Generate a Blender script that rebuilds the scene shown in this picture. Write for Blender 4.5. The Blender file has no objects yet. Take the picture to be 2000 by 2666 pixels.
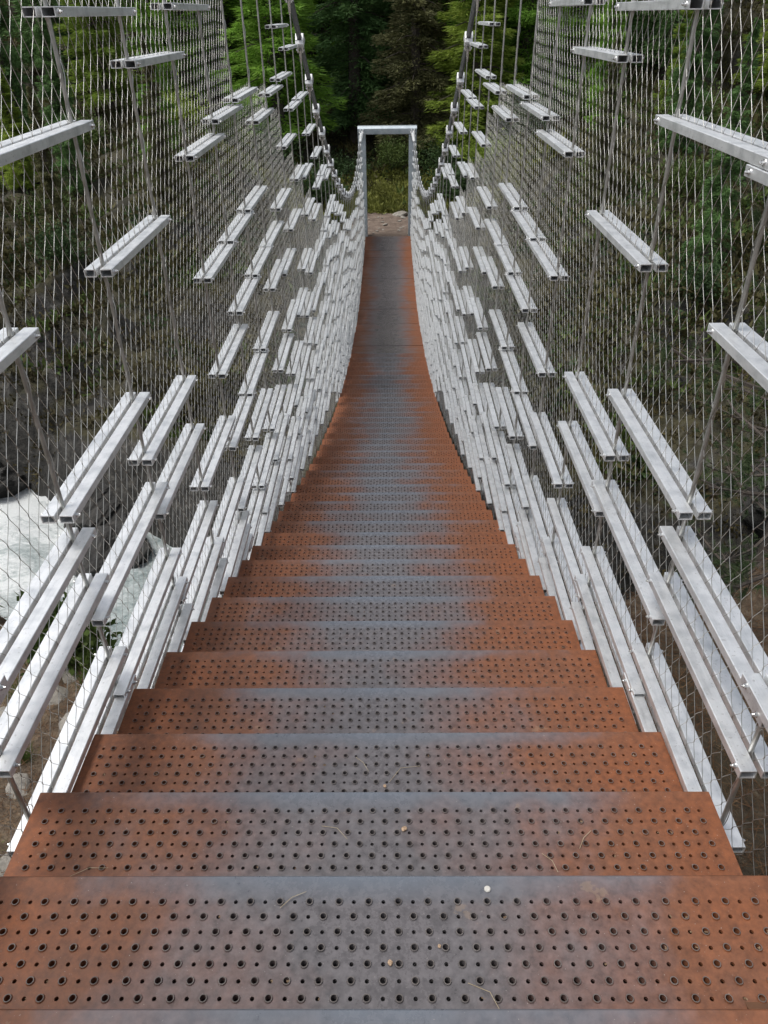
import bpy, bmesh, math, random
import numpy as np
from mathutils import Matrix, Vector
random.seed(7); RNG = np.random.default_rng(7)
C = bpy.context.scene.collection
SC = bpy.context.scene

# ------------------------------------------------------------------ camera, sky, sun, exposure
cam = bpy.data.cameras.new('camera'); camo = bpy.data.objects.new('camera', cam); C.objects.link(camo)
cr, cu, cf = (0.99994243, 0.00420571, -0.00987125), (0.0058941, 0.55344824, 0.83286271), (-0.008966, 0.83287295, -0.5533916)
M = Matrix(((cr[0], cu[0], -cf[0], 0.0369), (cr[1], cu[1], -cf[1], 0), (cr[2], cu[2], -cf[2], 0), (0, 0, 0, 1)))
camo.matrix_world = M
cam.sensor_fit = 'VERTICAL'; cam.sensor_height = 24.0; cam.lens = 24.0 * 1955.5 / 2666.0
cam.clip_start = 0.05; cam.clip_end = 600
SC.camera = camo

SUN_DIR = Vector((-0.42, -0.10, 0.90)).normalized()
elev = math.asin(SUN_DIR.z); azim = math.atan2(SUN_DIR.x, SUN_DIR.y)
w = bpy.data.worlds.new('World'); SC.world = w; w.use_nodes = True
nt = w.node_tree; nt.nodes.clear()
sky = nt.nodes.new('ShaderNodeTexSky'); sky.sky_type = 'NISHITA'; sky.sun_disc = False
sky.sun_elevation = elev; sky.sun_rotation = azim
sky.air_density = 1.0; sky.dust_density = 3.0; sky.ozone_density = 1.0
hs = nt.nodes.new('ShaderNodeHueSaturation'); hs.inputs['Saturation'].default_value = 0.38
bg = nt.nodes.new('ShaderNodeBackground'); bg.inputs['Strength'].default_value = 0.13
out = nt.nodes.new('ShaderNodeOutputWorld')
nt.links.new(sky.outputs[0], hs.inputs['Color']); nt.links.new(hs.outputs[0], bg.inputs[0]); nt.links.new(bg.outputs[0], out.inputs[0])
sl = bpy.data.lights.new('sun', 'SUN'); sl.energy = 1.9; sl.angle = math.radians(22); sl.color = (1, 0.97, 0.92)
so = bpy.data.objects.new('sun', sl); C.objects.link(so); so.rotation_euler = SUN_DIR.to_track_quat('Z', 'Y').to_euler()
SC.view_settings.view_transform = 'Standard'; SC.view_settings.look = 'None'
SC.view_settings.exposure = 0.45; SC.view_settings.gamma = 1.0; SC.view_settings.use_curve_mapping = False

# ------------------------------------------------------------------ helpers
def mat(name, color=(.5, .5, .5), rough=.6, metal=0.0):
    m = bpy.data.materials.new(name); m.use_nodes = True
    b = m.node_tree.nodes['Principled BSDF']
    b.inputs['Base Color'].default_value = (*color, 1); b.inputs['Roughness'].default_value = rough
    b.inputs['Metallic'].default_value = metal
    return m, m.node_tree, b
def node(t, kind, **kw):
    n = t.nodes.new(kind)
    for k, v in kw.items():
        if k in ('operation', 'blend_type', 'data_type', 'noise_dimensions', 'feature', 'distance'): setattr(n, k, v)
        else: n.inputs[k].default_value = v
    return n
def noise(t, vec, scale, detail=4, rough=.55):
    n = t.nodes.new('ShaderNodeTexNoise'); n.inputs['Scale'].default_value = scale
    n.inputs['Detail'].default_value = detail; n.inputs['Roughness'].default_value = rough
    if vec is not None: t.links.new(vec, n.inputs['Vector'])
    return n.outputs['Fac']
def ramp(t, fac, stops):
    r = t.nodes.new('ShaderNodeValToRGB'); e = r.color_ramp.elements
    while len(e) < len(stops): e.new(.5)
    for el, (p, c) in zip(e, stops):
        el.position = p; el.color = (*c, 1) if len(c) == 3 else c
    t.links.new(fac, r.inputs[0]); return r.outputs['Color']
def g(v): return (v, v, v)
def mix(t, fac, a, b, mode='MIX'):
    n = t.nodes.new('ShaderNodeMix'); n.data_type = 'RGBA'; n.blend_type = mode
    for s, v in ((n.inputs['Factor'], fac), (n.inputs['A'], a), (n.inputs['B'], b)):
        if isinstance(v, (tuple, float, int)): s.default_value = (*v, 1) if isinstance(v, tuple) else v
        else: t.links.new(v, s)
    return n.outputs['Result']
def mth(t, op, a, b=None, clamp=False):
    n = t.nodes.new('ShaderNodeMath'); n.operation = op; n.use_clamp = clamp
    for i, v in enumerate((a, b)):
        if v is None: continue
        if isinstance(v, (int, float)): n.inputs[i].default_value = v
        else: t.links.new(v, n.inputs[i])
    return n.outputs[0]
def coords(t, kind='Object'):
    return t.nodes.new('ShaderNodeTexCoord').outputs[kind]
def geo_pos(t): return t.nodes.new('ShaderNodeNewGeometry').outputs['Position']
def bump(t, b, h, strength=.3, dist=.01):
    n = t.nodes.new('ShaderNodeBump'); n.inputs['Strength'].default_value = strength; n.inputs['Distance'].default_value = dist
    t.links.new(h, n.inputs['Height']); t.links.new(n.outputs[0], b.inputs['Normal'])
def objrand(t): return t.nodes.new('ShaderNodeObjectInfo').outputs['Random']

def tag(o, label=None, cat=None, group=None, kind=None):
    if label: o['label'] = label
    if cat: o['category'] = cat
    if group: o['group'] = group
    if kind: o['kind'] = kind
    return o
def empty(name, loc=(0, 0, 0)):
    o = bpy.data.objects.new(name, None); C.objects.link(o); o.location = loc; o.empty_display_size = .1; return o
def link(name, me, parent=None, loc=(0, 0, 0), rot=(0, 0, 0), scale=None):
    o = bpy.data.objects.new(name, me); C.objects.link(o)
    if parent is not None: o.parent = parent
    o.location = loc; o.rotation_euler = rot
    if scale is not None: o.scale = scale
    return o
def mesh_np(name, V, F, m, smooth=False):
    """V (n,3); F (k,3) or (k,4) int array, or a list of such arrays."""
    if not isinstance(F, list): F = [F]
    F = [np.asarray(f, dtype=np.int32) for f in F if len(f)]
    me = bpy.data.meshes.new(name)
    V = np.asarray(V, dtype=np.float32)
    me.vertices.add(len(V)); me.vertices.foreach_set('co', V.ravel())
    loops = np.concatenate([f.ravel() for f in F]); tot = np.concatenate([np.full(len(f), f.shape[1], np.int32) for f in F])
    me.loops.add(len(loops)); me.loops.foreach_set('vertex_index', loops)
    me.polygons.add(len(tot)); st = np.concatenate([[0], np.cumsum(tot)[:-1]]).astype(np.int32)
    me.polygons.foreach_set('loop_start', st); me.polygons.foreach_set('loop_total', tot)
    me.update(calc_edges=True); me.validate()
    if smooth: me.polygons.foreach_set('use_smooth', np.ones(len(tot), bool))
    if m: me.materials.append(m)
    return me
class MB:
    """collects simple shapes for one mesh"""
    def __init__(s): s.V = []; s.F = []
    def box(s, x0, x1, y0, y1, z0, z1):
        n = len(s.V)
        s.V += [(x0, y0, z0), (x1, y0, z0), (x1, y1, z0), (x0, y1, z0), (x0, y0, z1), (x1, y0, z1), (x1, y1, z1), (x0, y1, z1)]
        s.F += [tuple(n + i for i in f) for f in ((3, 2, 1, 0), (4, 5, 6, 7), (0, 1, 5, 4), (1, 2, 6, 5), (2, 3, 7, 6), (3, 0, 4, 7))]
    def tube(s, pts, rad, k=8, cap=True):
        pts = [Vector(p) for p in pts]; n0 = len(s.V)
        rad = rad if isinstance(rad, (list, tuple)) else [rad] * len(pts)
        ref = Vector((1, 0, 0))
        for i, p in enumerate(pts):
            t = (pts[min(i + 1, len(pts) - 1)] - pts[max(i - 1, 0)]).normalized()
            if abs(t.dot(ref)) > .9: ref = Vector((0, 1, 0))
            a = (ref - t * ref.dot(t)).normalized(); b = t.cross(a)
            for j in range(k):
                q = 2 * math.pi * j / k
                s.V.append(tuple(p + (a * math.cos(q) + b * math.sin(q)) * rad[i]))
        for i in range(len(pts) - 1):
            for j in range(k):
                A = n0 + i * k + j; B = n0 + i * k + (j + 1) % k
                s.F.append((A, B, B + k, A + k))
        if cap:
            s.F.append(tuple(n0 + j for j in reversed(range(k)))); e = n0 + (len(pts) - 1) * k
            s.F.append(tuple(e + j for j in range(k)))
    def prism(s, poly, axis, a0, a1):
        """poly of 2D points; extruded along axis 'x' (poly is y,z) or 'y' (poly is x,z)"""
        n = len(s.V); k = len(poly)
        for a in (a0, a1):
            for p, q in poly: s.V.append((a, p, q) if axis == 'x' else (p, a, q))
        s.F.append(tuple(n + i for i in range(k))); s.F.append(tuple(n + k + i for i in reversed(range(k))))
        for i in range(k): s.F.append((n + i, n + k + i, n + k + (i + 1) % k, n + (i + 1) % k))
    def mesh(s, name, m, smooth=False, bevel=0):
        me = bpy.data.meshes.new(name); me.from_pydata(s.V, [], s.F); me.update()
        bm = bmesh.new(); bm.from_mesh(me); bmesh.ops.recalc_face_normals(bm, faces=bm.faces)
        if bevel: bmesh.ops.bevel(bm, geom=list(bm.edges), offset=bevel, segments=2, affect='EDGES', profile=.5)
        if smooth:
            for f in bm.faces: f.smooth = True
        bm.to_mesh(me); bm.free()
        if smooth:
            try: me.set_sharp_from_angle(angle=math.radians(40))
            except Exception: pass
        me.materials.append(m); return me
# value noise in numpy
_T = np.random.default_rng(3).random((256, 256))
def vnoise(x, y):
    xi = np.floor(x).astype(int); yi = np.floor(y).astype(int); fx = x - xi; fy = y - yi
    fx = fx * fx * (3 - 2 * fx); fy = fy * fy * (3 - 2 * fy)
    a = _T[xi & 255, yi & 255]; b = _T[(xi + 1) & 255, yi & 255]; c = _T[xi & 255, (yi + 1) & 255]; d = _T[(xi + 1) & 255, (yi + 1) & 255]
    return (a * (1 - fx) + b * fx) * (1 - fy) + (c * (1 - fx) + d * fx) * fy - .5
def fbm(x, y, o=4):
    s = 0; a = 1.0
    for i in range(o): s = s + a * vnoise(x + 17 * i, y + 31 * i); x = x * 2.03; y = y * 2.03; a *= .52
    return s
def sm(t): t = np.clip(t, 0, 1); return t * t * (3 - 2 * t)

# ------------------------------------------------------------------ profiles of the bridge
def zd(d): return -5.88 + .012 * (d - 20.3) ** 2          # deck line
def zc(d): return -3.4 + .022 * (d - 20.2) ** 2           # main cable
def wt(d): return .772 + .013 * min(1, max(0, (d - 10) / 12))
WB = .731
def wp(d, z):
    h = (z - zd(d)) / (zc(d) - zd(d)); return WB + (wt(d) - WB) * min(1, max(-.1, h))
D_END = 24.35
def dk(d): return zd(d) + float(np.interp(d, [.7, 1.0, 1.5, 2.6, 4.5, 6, 9.7, 13.5, 17, 21, 24.4], [.052, .045, .036, .034, .005, -.02, -.02, -.03, -.08, -.06, -.14]))

# ------------------------------------------------------------------ materials
def m_alu():
    m, t, b = mat('brushed_aluminium', (.60, .62, .63), .42, .85)
    co = coords(t); rnd = objrand(t)
    v = t.nodes.new('ShaderNodeVectorMath'); v.operation = 'ADD'; t.links.new(co, v.inputs[0])
    cx = t.nodes.new('ShaderNodeCombineXYZ'); k = mth(t, 'MULTIPLY', rnd, 37.0)
    for i in range(3): t.links.new(k, cx.inputs[i])
    t.links.new(cx.outputs[0], v.inputs[1])
    n1 = noise(t, v.outputs[0], 22, 5); n2 = noise(t, v.outputs[0], 140, 3)
    col = ramp(t, n1, [(.3, (.68, .70, .71)), (.55, (.87, .88, .885)), (.75, (.77, .795, .805))])
    mp = t.nodes.new('ShaderNodeMapping'); t.links.new(v.outputs[0], mp.inputs[0]); mp.inputs['Scale'].default_value = (9, .6, 9)
    n3 = noise(t, mp.outputs[0], 12, 5, .7)
    col = mix(t, .30, col, ramp(t, n3, [(.3, (.62, .63, .63)), (.5, (1, 1, 1)), (.7, (.85, .86, .87))]), 'MULTIPLY')
    col = mix(t, mth(t, 'MULTIPLY', mth(t, 'GREATER_THAN', n2, .66), .4), col, (.40, .39, .37))
    t.links.new(col, b.inputs['Base Color'])
    t.links.new(mth(t, 'ADD', mth(t, 'MULTIPLY', n3, .3), mth(t, 'ADD', mth(t, 'MULTIPLY', n1, .15), .26)), b.inputs['Roughness'])
    return m
M_ALU = m_alu()
def m_rod():
    m, t, b = mat('stainless_rod', (.42, .42, .40), .38, .85)
    n = noise(t, coords(t), 30, 4)
    t.links.new(ramp(t, n, [(.3, (.30, .30, .28)), (.7, (.52, .52, .50))]), b.inputs['Base Color']); return m
M_ROD = m_rod()
M_WIRE, _t, _b = mat('net_wire', (.72, .71, .68), .36, 1.0)
_n = noise(_t, geo_pos(_t), 9, 2); _t.links.new(ramp(_t, _n, [(.3, (.42, .41, .385)), (.7, (.57, .56, .53))]), _b.inputs['Base Color'])
M_BOLT, _t, _b = mat('bright_steel_bolt', (.68, .68, .67), .25, .95)
_n = noise(_t, coords(_t), 200, 2); _t.links.new(mth(_t, 'ADD', mth(_t, 'MULTIPLY', _n, .3), .12), _b.inputs['Roughness'])
def m_cable():
    m, t, b = mat('spiral_strand_cable', (.10, .105, .105), .5, .5)
    n = noise(t, coords(t), 55, 3)
    t.links.new(ramp(t, n, [(.3, (.13, .135, .135)), (.7, (.22, .225, .225))]), b.inputs['Base Color'])
    bump(t, b, n, .3, .004); return m
M_CABLE = m_cable()
M_CLAMP, _t, _b = mat('cast_clamp', (.74, .75, .75), .38, .5)
_n = noise(_t, coords(_t), 60, 3); _t.links.new(ramp(_t, _n, [(.3, (.62, .63, .63)), (.7, (.80, .80, .80))]), _b.inputs['Base Color'])
def m_portal():
    m, t, b = mat('galvanised_portal', (.36, .41, .44), .45, .55)
    n = noise(t, geo_pos(t), 7, 6, .7)
    t.links.new(ramp(t, n, [(.3, (.30, .355, .39)), (.5, (.40, .45, .48)), (.72, (.50, .54, .56))]), b.inputs['Base Color'])
    return m
M_PORTAL = m_portal()
def m_rust(holes=True):
    m, t, b = mat('weathered_steel' if holes else 'weathered_steel_plate', (.2, .12, .08), .5, .0)
    co = coords(t); rnd = objrand(t)
    sp = t.nodes.new('ShaderNodeSeparateXYZ'); t.links.new(co, sp.inputs[0])
    off = t.nodes.new('ShaderNodeCombineXYZ'); t.links.new(mth(t, 'MULTIPLY', rnd, 53.0), off.inputs[0]); t.links.new(mth(t, 'MULTIPLY', rnd, 31.0), off.inputs[2])
    v = t.nodes.new('ShaderNodeVectorMath'); v.operation = 'ADD'; t.links.new(co, v.inputs[0]); t.links.new(off.outputs[0], v.inputs[1]); vv = v.outputs[0]
    nl = noise(t, vv, 3.2, 5, .6); nm = noise(t, vv, 11, 6, .65); nf = noise(t, vv, 60, 5, .7); ns = noise(t, vv, 260, 2)
    # wear: the middle is trodden to dark purple-grey steel, the sides stay rust
    ax = mth(t, 'ABSOLUTE', sp.outputs[0])
    a = mth(t, 'ADD', mth(t, 'MULTIPLY', ax, 1.45), mth(t, 'MULTIPLY', mth(t, 'SUBTRACT', nl, .5), 1.05))
    a = mth(t, 'ADD', a, mth(t, 'MULTIPLY', mth(t, 'SUBTRACT', nm, .5), .42))
    a = mth(t, 'ADD', a, mth(t, 'SUBTRACT', mth(t, 'MULTIPLY', rnd, .16), .09 if holes else .26))
    nose = mth(t, 'MULTIPLY', mth(t, 'ADD', sp.outputs[1], .055), 18.0, clamp=True)     # 1 at the nosing
    a2 = mth(t, 'SUBTRACT', a, mth(t, 'MULTIPLY', nose, .16 if holes else 0.0))
    base = ramp(t, a2, [(.12, (.128, .118, .122)), (.30, (.140, .104, .100)), (.45, (.155, .086, .070)), (.62, (.172, .066, .031)), (.92, (.188, .060, .020))])
    fine = ramp(t, nf, [(.3, g(.50)), (.5, g(.97)), (.72, g(1.45))])
    col = mix(t, .8, base, fine, 'MULTIPLY')
    bl = mth(t, 'MULTIPLY', mth(t, 'MULTIPLY', nose, mth(t, 'SUBTRACT', 1.0, mth(t, 'MULTIPLY', a, 1.25), clamp=True)), .85 if holes else 0.0)
    col = mix(t, bl, col, (.140, .168, .205))  # blue sky reflection painted into the steel colour of the nosing
    stain = mth(t, 'MULTIPLY', mth(t, 'GREATER_THAN', nm, .67), .30)
    col = mix(t, stain, col, (.30, .22, .15))
    col = mix(t, mth(t, 'MULTIPLY', mth(t, 'GREATER_THAN', ns, .735), .5), col, (.45, .42, .38))
    t.links.new(col, b.inputs['Base Color'])
    r = mth(t, 'ADD', mth(t, 'MULTIPLY', a2, .45, clamp=True), .27)
    t.links.new(mth(t, 'ADD', r, mth(t, 'MULTIPLY', mth(t, 'SUBTRACT', nf, .5), .25)), b.inputs['Roughness'])
    b.inputs['Specular IOR Level'].default_value = .6
    bump(t, b, mth(t, 'ADD', nf, mth(t, 'MULTIPLY', ns, .5)), .12, .002)
    return m
M_TREAD = m_rust(True); M_PLATE = m_rust(False)
M_RIM, _t, _b = mat('worn_rim', (.18, .16, .15), .5, .1); _n = noise(_t, geo_pos(_t), 30, 3); _t.links.new(ramp(_t, _n, [(.3, (.085, .072, .065)), (.7, (.17, .15, .14))]), _b.inputs['Base Color'])
M_LITTERBIT, _t, _b = mat('litter_bits', (.26, .17, .10), .8); _n = noise(_t, geo_pos(_t), 60, 2); _t.links.new(ramp(_t, _n, [(.3, (.14, .08, .045)), (.7, (.34, .25, .16))]), _b.inputs['Base Color'])
M_DARKSTEEL, _t, _b = mat('rusty_beam', (.10, .055, .035), .7, .1)
_n = noise(_t, geo_pos(_t), 12, 4); _t.links.new(ramp(_t, _n, [(.3, (.07, .045, .035)), (.7, (.15, .07, .035))]), _b.inputs['Base Color'])

def m_ground():
    m, t, b = mat('bank_ground', (.12, .1, .07), .9)
    p = geo_pos(t); ge = t.nodes.new('ShaderNodeNewGeometry')
    sp = t.nodes.new('ShaderNodeSeparateXYZ'); t.links.new(p, sp.inputs[0])
    sn = t.nodes.new('ShaderNodeSeparateXYZ'); t.links.new(ge.outputs['Normal'], sn.inputs[0])
    n1 = noise(t, p, .35, 6, .62); n2 = noise(t, p, 1.7, 7, .66); n3 = noise(t, p, 9, 6, .7); n4 = noise(t, p, 42, 4, .7)
    moss = ramp(t, n2, [(.25, (.012, .011, .007)), (.45, (.026, .024, .011)), (.6, (.052, .045, .018)), (.78, (.035, .042, .014))])
    rock = ramp(t, mth(t, 'ADD', mth(t, 'MULTIPLY', n2, .6), mth(t, 'MULTIPLY', n3, .4)), [(.32, (.010, .010, .009)), (.47, (.032, .030, .026)), (.62, (.085, .080, .070)), (.8, (.06, .050, .035))])
    rock = mix(t, .8, rock, ramp(t, noise(t, p, 4.5, 8, .75), [(.35, g(.25)), (.52, g(.9)), (.68, g(2.0))]), 'MULTIPLY')
    steep = mth(t, 'MULTIPLY', mth(t, 'SUBTRACT', mth(t, 'ADD', .80, mth(t, 'MULTIPLY', mth(t, 'SUBTRACT', n2, .5), .5)), sn.outputs[2]), 5.0, clamp=True)
    col = mix(t, steep, moss, rock)
    # wet rock next to the river
    lowv = mth(t, 'MULTIPLY', mth(t, 'SUBTRACT', -6.7, mth(t, 'ADD', sp.outputs[2], mth(t, 'MULTIPLY', n2, .8))), 1.4, clamp=True)
    col = mix(t, lowv, col, ramp(t, n3, [(.3, (.012, .012, .011)), (.55, (.035, .034, .030)), (.75, (.10, .095, .085))]))
    # dry soil with needles on the near bank
    soil = ramp(t, n3, [(.25, (.045, .030, .019)), (.45, (.10, .068, .042)), (.6, (.17, .125, .082)), (.8, (.26, .21, .15))])
    soil = mix(t, .55, soil, ramp(t, n4, [(.3, g(.55)), (.6, g(1.1)), (.8, g(1.4))]), 'MULTIPLY')
    near = mth(t, 'MULTIPLY', mth(t, 'SUBTRACT', 5.6, sp.outputs[1]), 1.2, clamp=True)
    near = mth(t, 'MULTIPLY', near, mth(t, 'MULTIPLY', mth(t, 'ADD', sp.outputs[2], 5.0), 2.0, clamp=True))
    near = mth(t, 'MULTIPLY', near, mth(t, 'SUBTRACT', 1.0, mth(t, 'MULTIPLY', mth(t, 'SUBTRACT', n1, .56), 6.0, clamp=True)))
    col = mix(t, near, col, soil)
    t.links.new(col, b.inputs['Base Color'])
    bump(t, b, mth(t, 'ADD', n3, mth(t, 'MULTIPLY', n4, .4)), .8, .08)
    return m
M_GROUND = m_ground()
def m_path():
    m, t, b = mat('trodden_earth', (.2, .13, .1), .9)
    p = geo_pos(t); n3 = noise(t, p, 5, 6, .65); n4 = noise(t, p, 34, 4, .7)
    c = ramp(t, n3, [(.28, (.075, .052, .04)), (.5, (.15, .11, .085)), (.72, (.23, .18, .145))])
    c = mix(t, .6, c, ramp(t, n4, [(.35, g(.7)), (.6, g(1.05)), (.75, g(1.5))]), 'MULTIPLY')
    t.links.new(c, b.inputs['Base Color']); bump(t, b, n4, .6, .03); return m
M_PATH = m_path()
def m_water():
    m, t, b = mat('glacial_water', (.3, .4, .37), .18)
    p = geo_pos(t); mp = t.nodes.new('ShaderNodeMapping'); t.links.new(p, mp.inputs[0])
    mp.inputs['Rotation'].default_value = (0, 0, math.radians(28)); mp.inputs['Scale'].default_value = (.8, 1.5, 1)
    n1 = noise(t, mp.outputs[0], .8, 5, .62); n2 = noise(t, mp.outputs[0], 3.2, 8, .78); n3 = noise(t, mp.outputs[0], 16, 4, .7)
    sp = t.nodes.new('ShaderNodeSeparateXYZ'); t.links.new(p, sp.inputs[0])
    f = mth(t, 'ADD', mth(t, 'MULTIPLY', n1, .75), mth(t, 'MULTIPLY', n2, .7))
    f = mth(t, 'ADD', f, mth(t, 'MULTIPLY', mth(t, 'SUBTRACT', -4.7, sp.outputs[0]), .10))
    f = mth(t, 'ADD', f, mth(t, 'MULTIPLY', mth(t, 'SUBTRACT', n3, .5), .5))
    c = ramp(t, f, [(.45, (.15, .19, .188)), (.63, (.26, .31, .308)), (.78, (.43, .475, .47)), (.96, (.72, .745, .74))])
    t.links.new(c, b.inputs['Base Color'])
    t.links.new(ramp(t, f, [(.5, g(.15)), (.9, g(.6))]), b.inputs['Roughness'])
    bump(t, b, mth(t, 'ADD', n2, mth(t, 'MULTIPLY', n3, .3)), .8, .12); return m
M_WATER = m_water()
def m_leaf(name, cols, scale=1.2, transl=.3):
    m, t, b = mat(name, cols[1], .65)
    p = geo_pos(t); n1 = noise(t, p, scale, 4, .6); n2 = noise(t, p, scale * 9, 2, .6)
    f = mth(t, 'ADD', mth(t, 'MULTIPLY', n1, .65), mth(t, 'MULTIPLY', n2, .35))
    c = ramp(t, f, [(.30, cols[0]), (.5, cols[1]), (.70, cols[2])])
    rnd = objrand(t); c = mix(t, 1.0, c, ramp(t, rnd, [(0, (.85, .88, .85)), (1, (1.15, 1.1, 1.05))]), 'MULTIPLY')
    t.links.new(c, b.inputs['Base Color']); b.inputs['Specular IOR Level'].default_value = .25
    tr = t.nodes.new('ShaderNodeBsdfTranslucent'); t.links.new(c, tr.inputs['Color'])
    ms = t.nodes.new('ShaderNodeMixShader'); ms.inputs[0].default_value = transl
    o = t.nodes['Material Output']; t.links.new(b.outputs[0], ms.inputs[1]); t.links.new(tr.outputs[0], ms.inputs[2]); t.links.new(ms.outputs[0], o.inputs['Surface'])
    return m
L_LARCH = m_leaf('larch_needles', [(.11, .22, .032), (.19, .36, .052), (.28, .44, .08)], .8, .4)
L_LARCHY = m_leaf('young_larch_needles', [(.14, .21, .034), (.24, .33, .056), (.33, .41, .08)], .8, .4)
L_SPRUCE = m_leaf('spruce_needles', [(.050, .108, .034), (.095, .185, .058), (.155, .26, .085)], .9, .15)
L_BROWN = m_leaf('drab_pine_needles', [(.062, .066, .028), (.112, .115, .050), (.17, .17, .074)], .9, .15)
L_PINE = m_leaf('stone_pine_needles', [(.030, .052, .024), (.055, .088, .038), (.10, .13, .055)], 3, .15)
L_SHRUB = m_leaf('shrub_leaves', [(.035, .058, .018), (.075, .115, .03), (.13, .17, .048)], 2.0, .3)
L_DSHRUB = m_leaf('dark_shrub_leaves', [(.022, .042, .017), (.042, .078, .028), (.08, .125, .042)], 2.0, .25)
L_HEATH = m_leaf('heath_cover', [(.032, .027, .013), (.075, .066, .026), (.14, .125, .044)], .55, .2)
L_MOUND = m_leaf('moss_mound_leaves', [(.07, .075, .018), (.17, .18, .04), (.28, .28, .07)], 1.5, .25)
L_BANK = m_leaf('bank_moss_leaves', [(.016, .013, .008), (.050, .042, .018), (.12, .10, .034)], 1.1, .15)
L_GRASS = m_leaf('grass_blades', [(.06, .09, .02), (.10, .15, .03), (.17, .20, .06)], 4, .35)
L_LITTER = m_leaf('dry_needles', [(.08, .04, .02), (.145, .075, .038), (.25, .165, .09)], 6, .1)
def m_bark():
    m, t, b = mat('bark', (.07, .055, .045), .9)
    p = geo_pos(t); n = noise(t, p, 6, 6, .7)
    t.links.new(ramp(t, n, [(.3, (.035, .028, .022)), (.7, (.11, .09, .075))]), b.inputs['Base Color']); bump(t, b, n, .8, .03); return m
M_BARK = m_bark()
def m_stone():
    m, t, b = mat('bank_stone', (.25, .23, .2), .85)
    p = geo_pos(t); n = noise(t, p, 7, 7, .7); n2 = noise(t, p, 60, 4, .7)
    c = ramp(t, n, [(.28, (.11, .10, .085)), (.5, (.24, .22, .19)), (.75, (.36, .34, .30))])
    c = mix(t, .5, c, ramp(t, n2, [(.35, g(.7)), (.65, g(1.25))]), 'MULTIPLY')
    t.links.new(c, b.inputs['Base Color']); bump(t, b, mth(t, 'ADD', n, mth(t, 'MULTIPLY', n2, .3)), .6, .03); return m
M_STONE = m_stone()
def m_rock():
    m, t, b = mat('dark_wet_rock', (.05, .05, .045), .55)
    p = geo_pos(t); n = noise(t, p, 3, 8, .72)
    t.links.new(ramp(t, n, [(.3, (.010, .010, .009)), (.52, (.030, .028, .025)), (.72, (.085, .080, .070))]), b.inputs['Base Color']); bump(t, b, n, 1.0, .12); return m
M_ROCK = m_rock()

# ------------------------------------------------------------------ terrain
def yfar(x): return np.where(x < 0, 8.4 - .52 * x, 8.4 + .03 * x) + .5 * fbm(x * .5, x * 0 + 3.3, 3)
def ynear(x): return np.where(x < 0, 5.9 - .55 * x, 5.9 + .25 * np.minimum(x, 3)) + .5 * fbm(x * .6, x * 0 + 9.7, 3)
ZW = -8.0
def ridge(x, y, o=4):
    r = 0; a = 1.0
    for i in range(o): r = r + a * (.5 - 2 * np.abs(vnoise(x + 13 * i, y + 29 * i))); x = x * 2.1; y = y * 2.1; a *= .5
    return r
def ybank(x): return 4.75 - .10 * np.minimum(x, 0) + 1.0 * sm((x - .9) / 1.2) + .5 * fbm(x * .8, x * 0 + 15.7, 3)
def gz(x, y):
    x = np.asarray(x, float); y = np.asarray(y, float)
    e = y - yfar(x); e2 = ynear(x) - y
    ax = np.abs(x); side = sm((ax - 2.2) / 5.0)
    far = -8.6 + 2.3 * sm(e / 1.3) + .027 * np.maximum(e, 0)
    far = far + side * (.150 * np.maximum(0, e - .8)) * (1 - .35 * sm((e - 14) / 12))
    far = far + .30 * np.maximum(0, y - 33) * sm((y - 32) / 6) - .10 * np.maximum(0, y - 60)
    shore = -8.6 + .9 * sm(e2 / .8) + .10 * np.maximum(e2, 0)
    yb = ybank(x); up = sm((yb - y) / 1.35)
    near = shore + (-3.45 + .17 * np.maximum(0, 3.6 - y) - shore) * up
    z = np.where(e > 0, far, np.where(e2 > 0, near, -8.6))
    nearpath = sm((ax - .9) / 2.0)
    onpath = (1 - nearpath) * sm((y - 21) / 3) * (1 - sm((y - 29) / 3))
    rough = .85 * fbm(x * .45, y * .45, 3) + .45 * fbm(x * 1.7 + 5, y * 1.7, 3)
    crag = ridge(x * .55 + 2, y * .55, 5) - .3
    am = np.where(e > 0, .75 * sm(e / 1.0), .22 * sm(e2 / .6))
    cr = np.where(e > 0, .75 * sm(e / .8) * (1 - .6 * sm((e - 4) / 6)), .9 * sm(e2 / .6) * sm((y - yb + 1.7) / .8))
    z = z + (rough * am + crag * cr) * (1 - .95 * onpath)
    tgt = -5.93 + .055 * np.maximum(0, y - 25)
    z = z * (1 - onpath) + tgt * onpath + onpath * .05 * fbm(x * 2, y * 2, 3)
    z = np.minimum(z, np.where((ax < 1.3) & (y < 24.5) & (y > -2), zd(np.clip(y, -2, 24.5)) - .55, 99))
    return z
def axis_pts(segs):
    out = []
    for a, b, n in segs: out += list(np.linspace(a, b, n, endpoint=False))
    return np.array(out + [segs[-1][1]])
gx = axis_pts([(-90, -30, 20), (-30, -12, 60), (-12, 12, 190), (12, 30, 60), (30, 90, 20)])
gy = axis_pts([(-45, -6, 24), (-6, 0, 30), (0, 16, 210), (16, 32, 110), (32, 60, 80), (60, 140, 26)])
GX, GY = np.meshgrid(gx, gy, indexing='ij'); GZ = gz(GX, GY)
V = np.stack([GX, GY, GZ], -1).reshape(-1, 3); ny = len(gy); nx = len(gx)
ii, jj = np.meshgrid(np.arange(nx - 1), np.arange(ny - 1), indexing='ij'); a = (ii * ny + jj).ravel()
tag(link('ground', mesh_np('ground', V, np.stack([a, a + ny, a + ny + 1, a + 1], 1), M_GROUND, True)), kind='structure')
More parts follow.
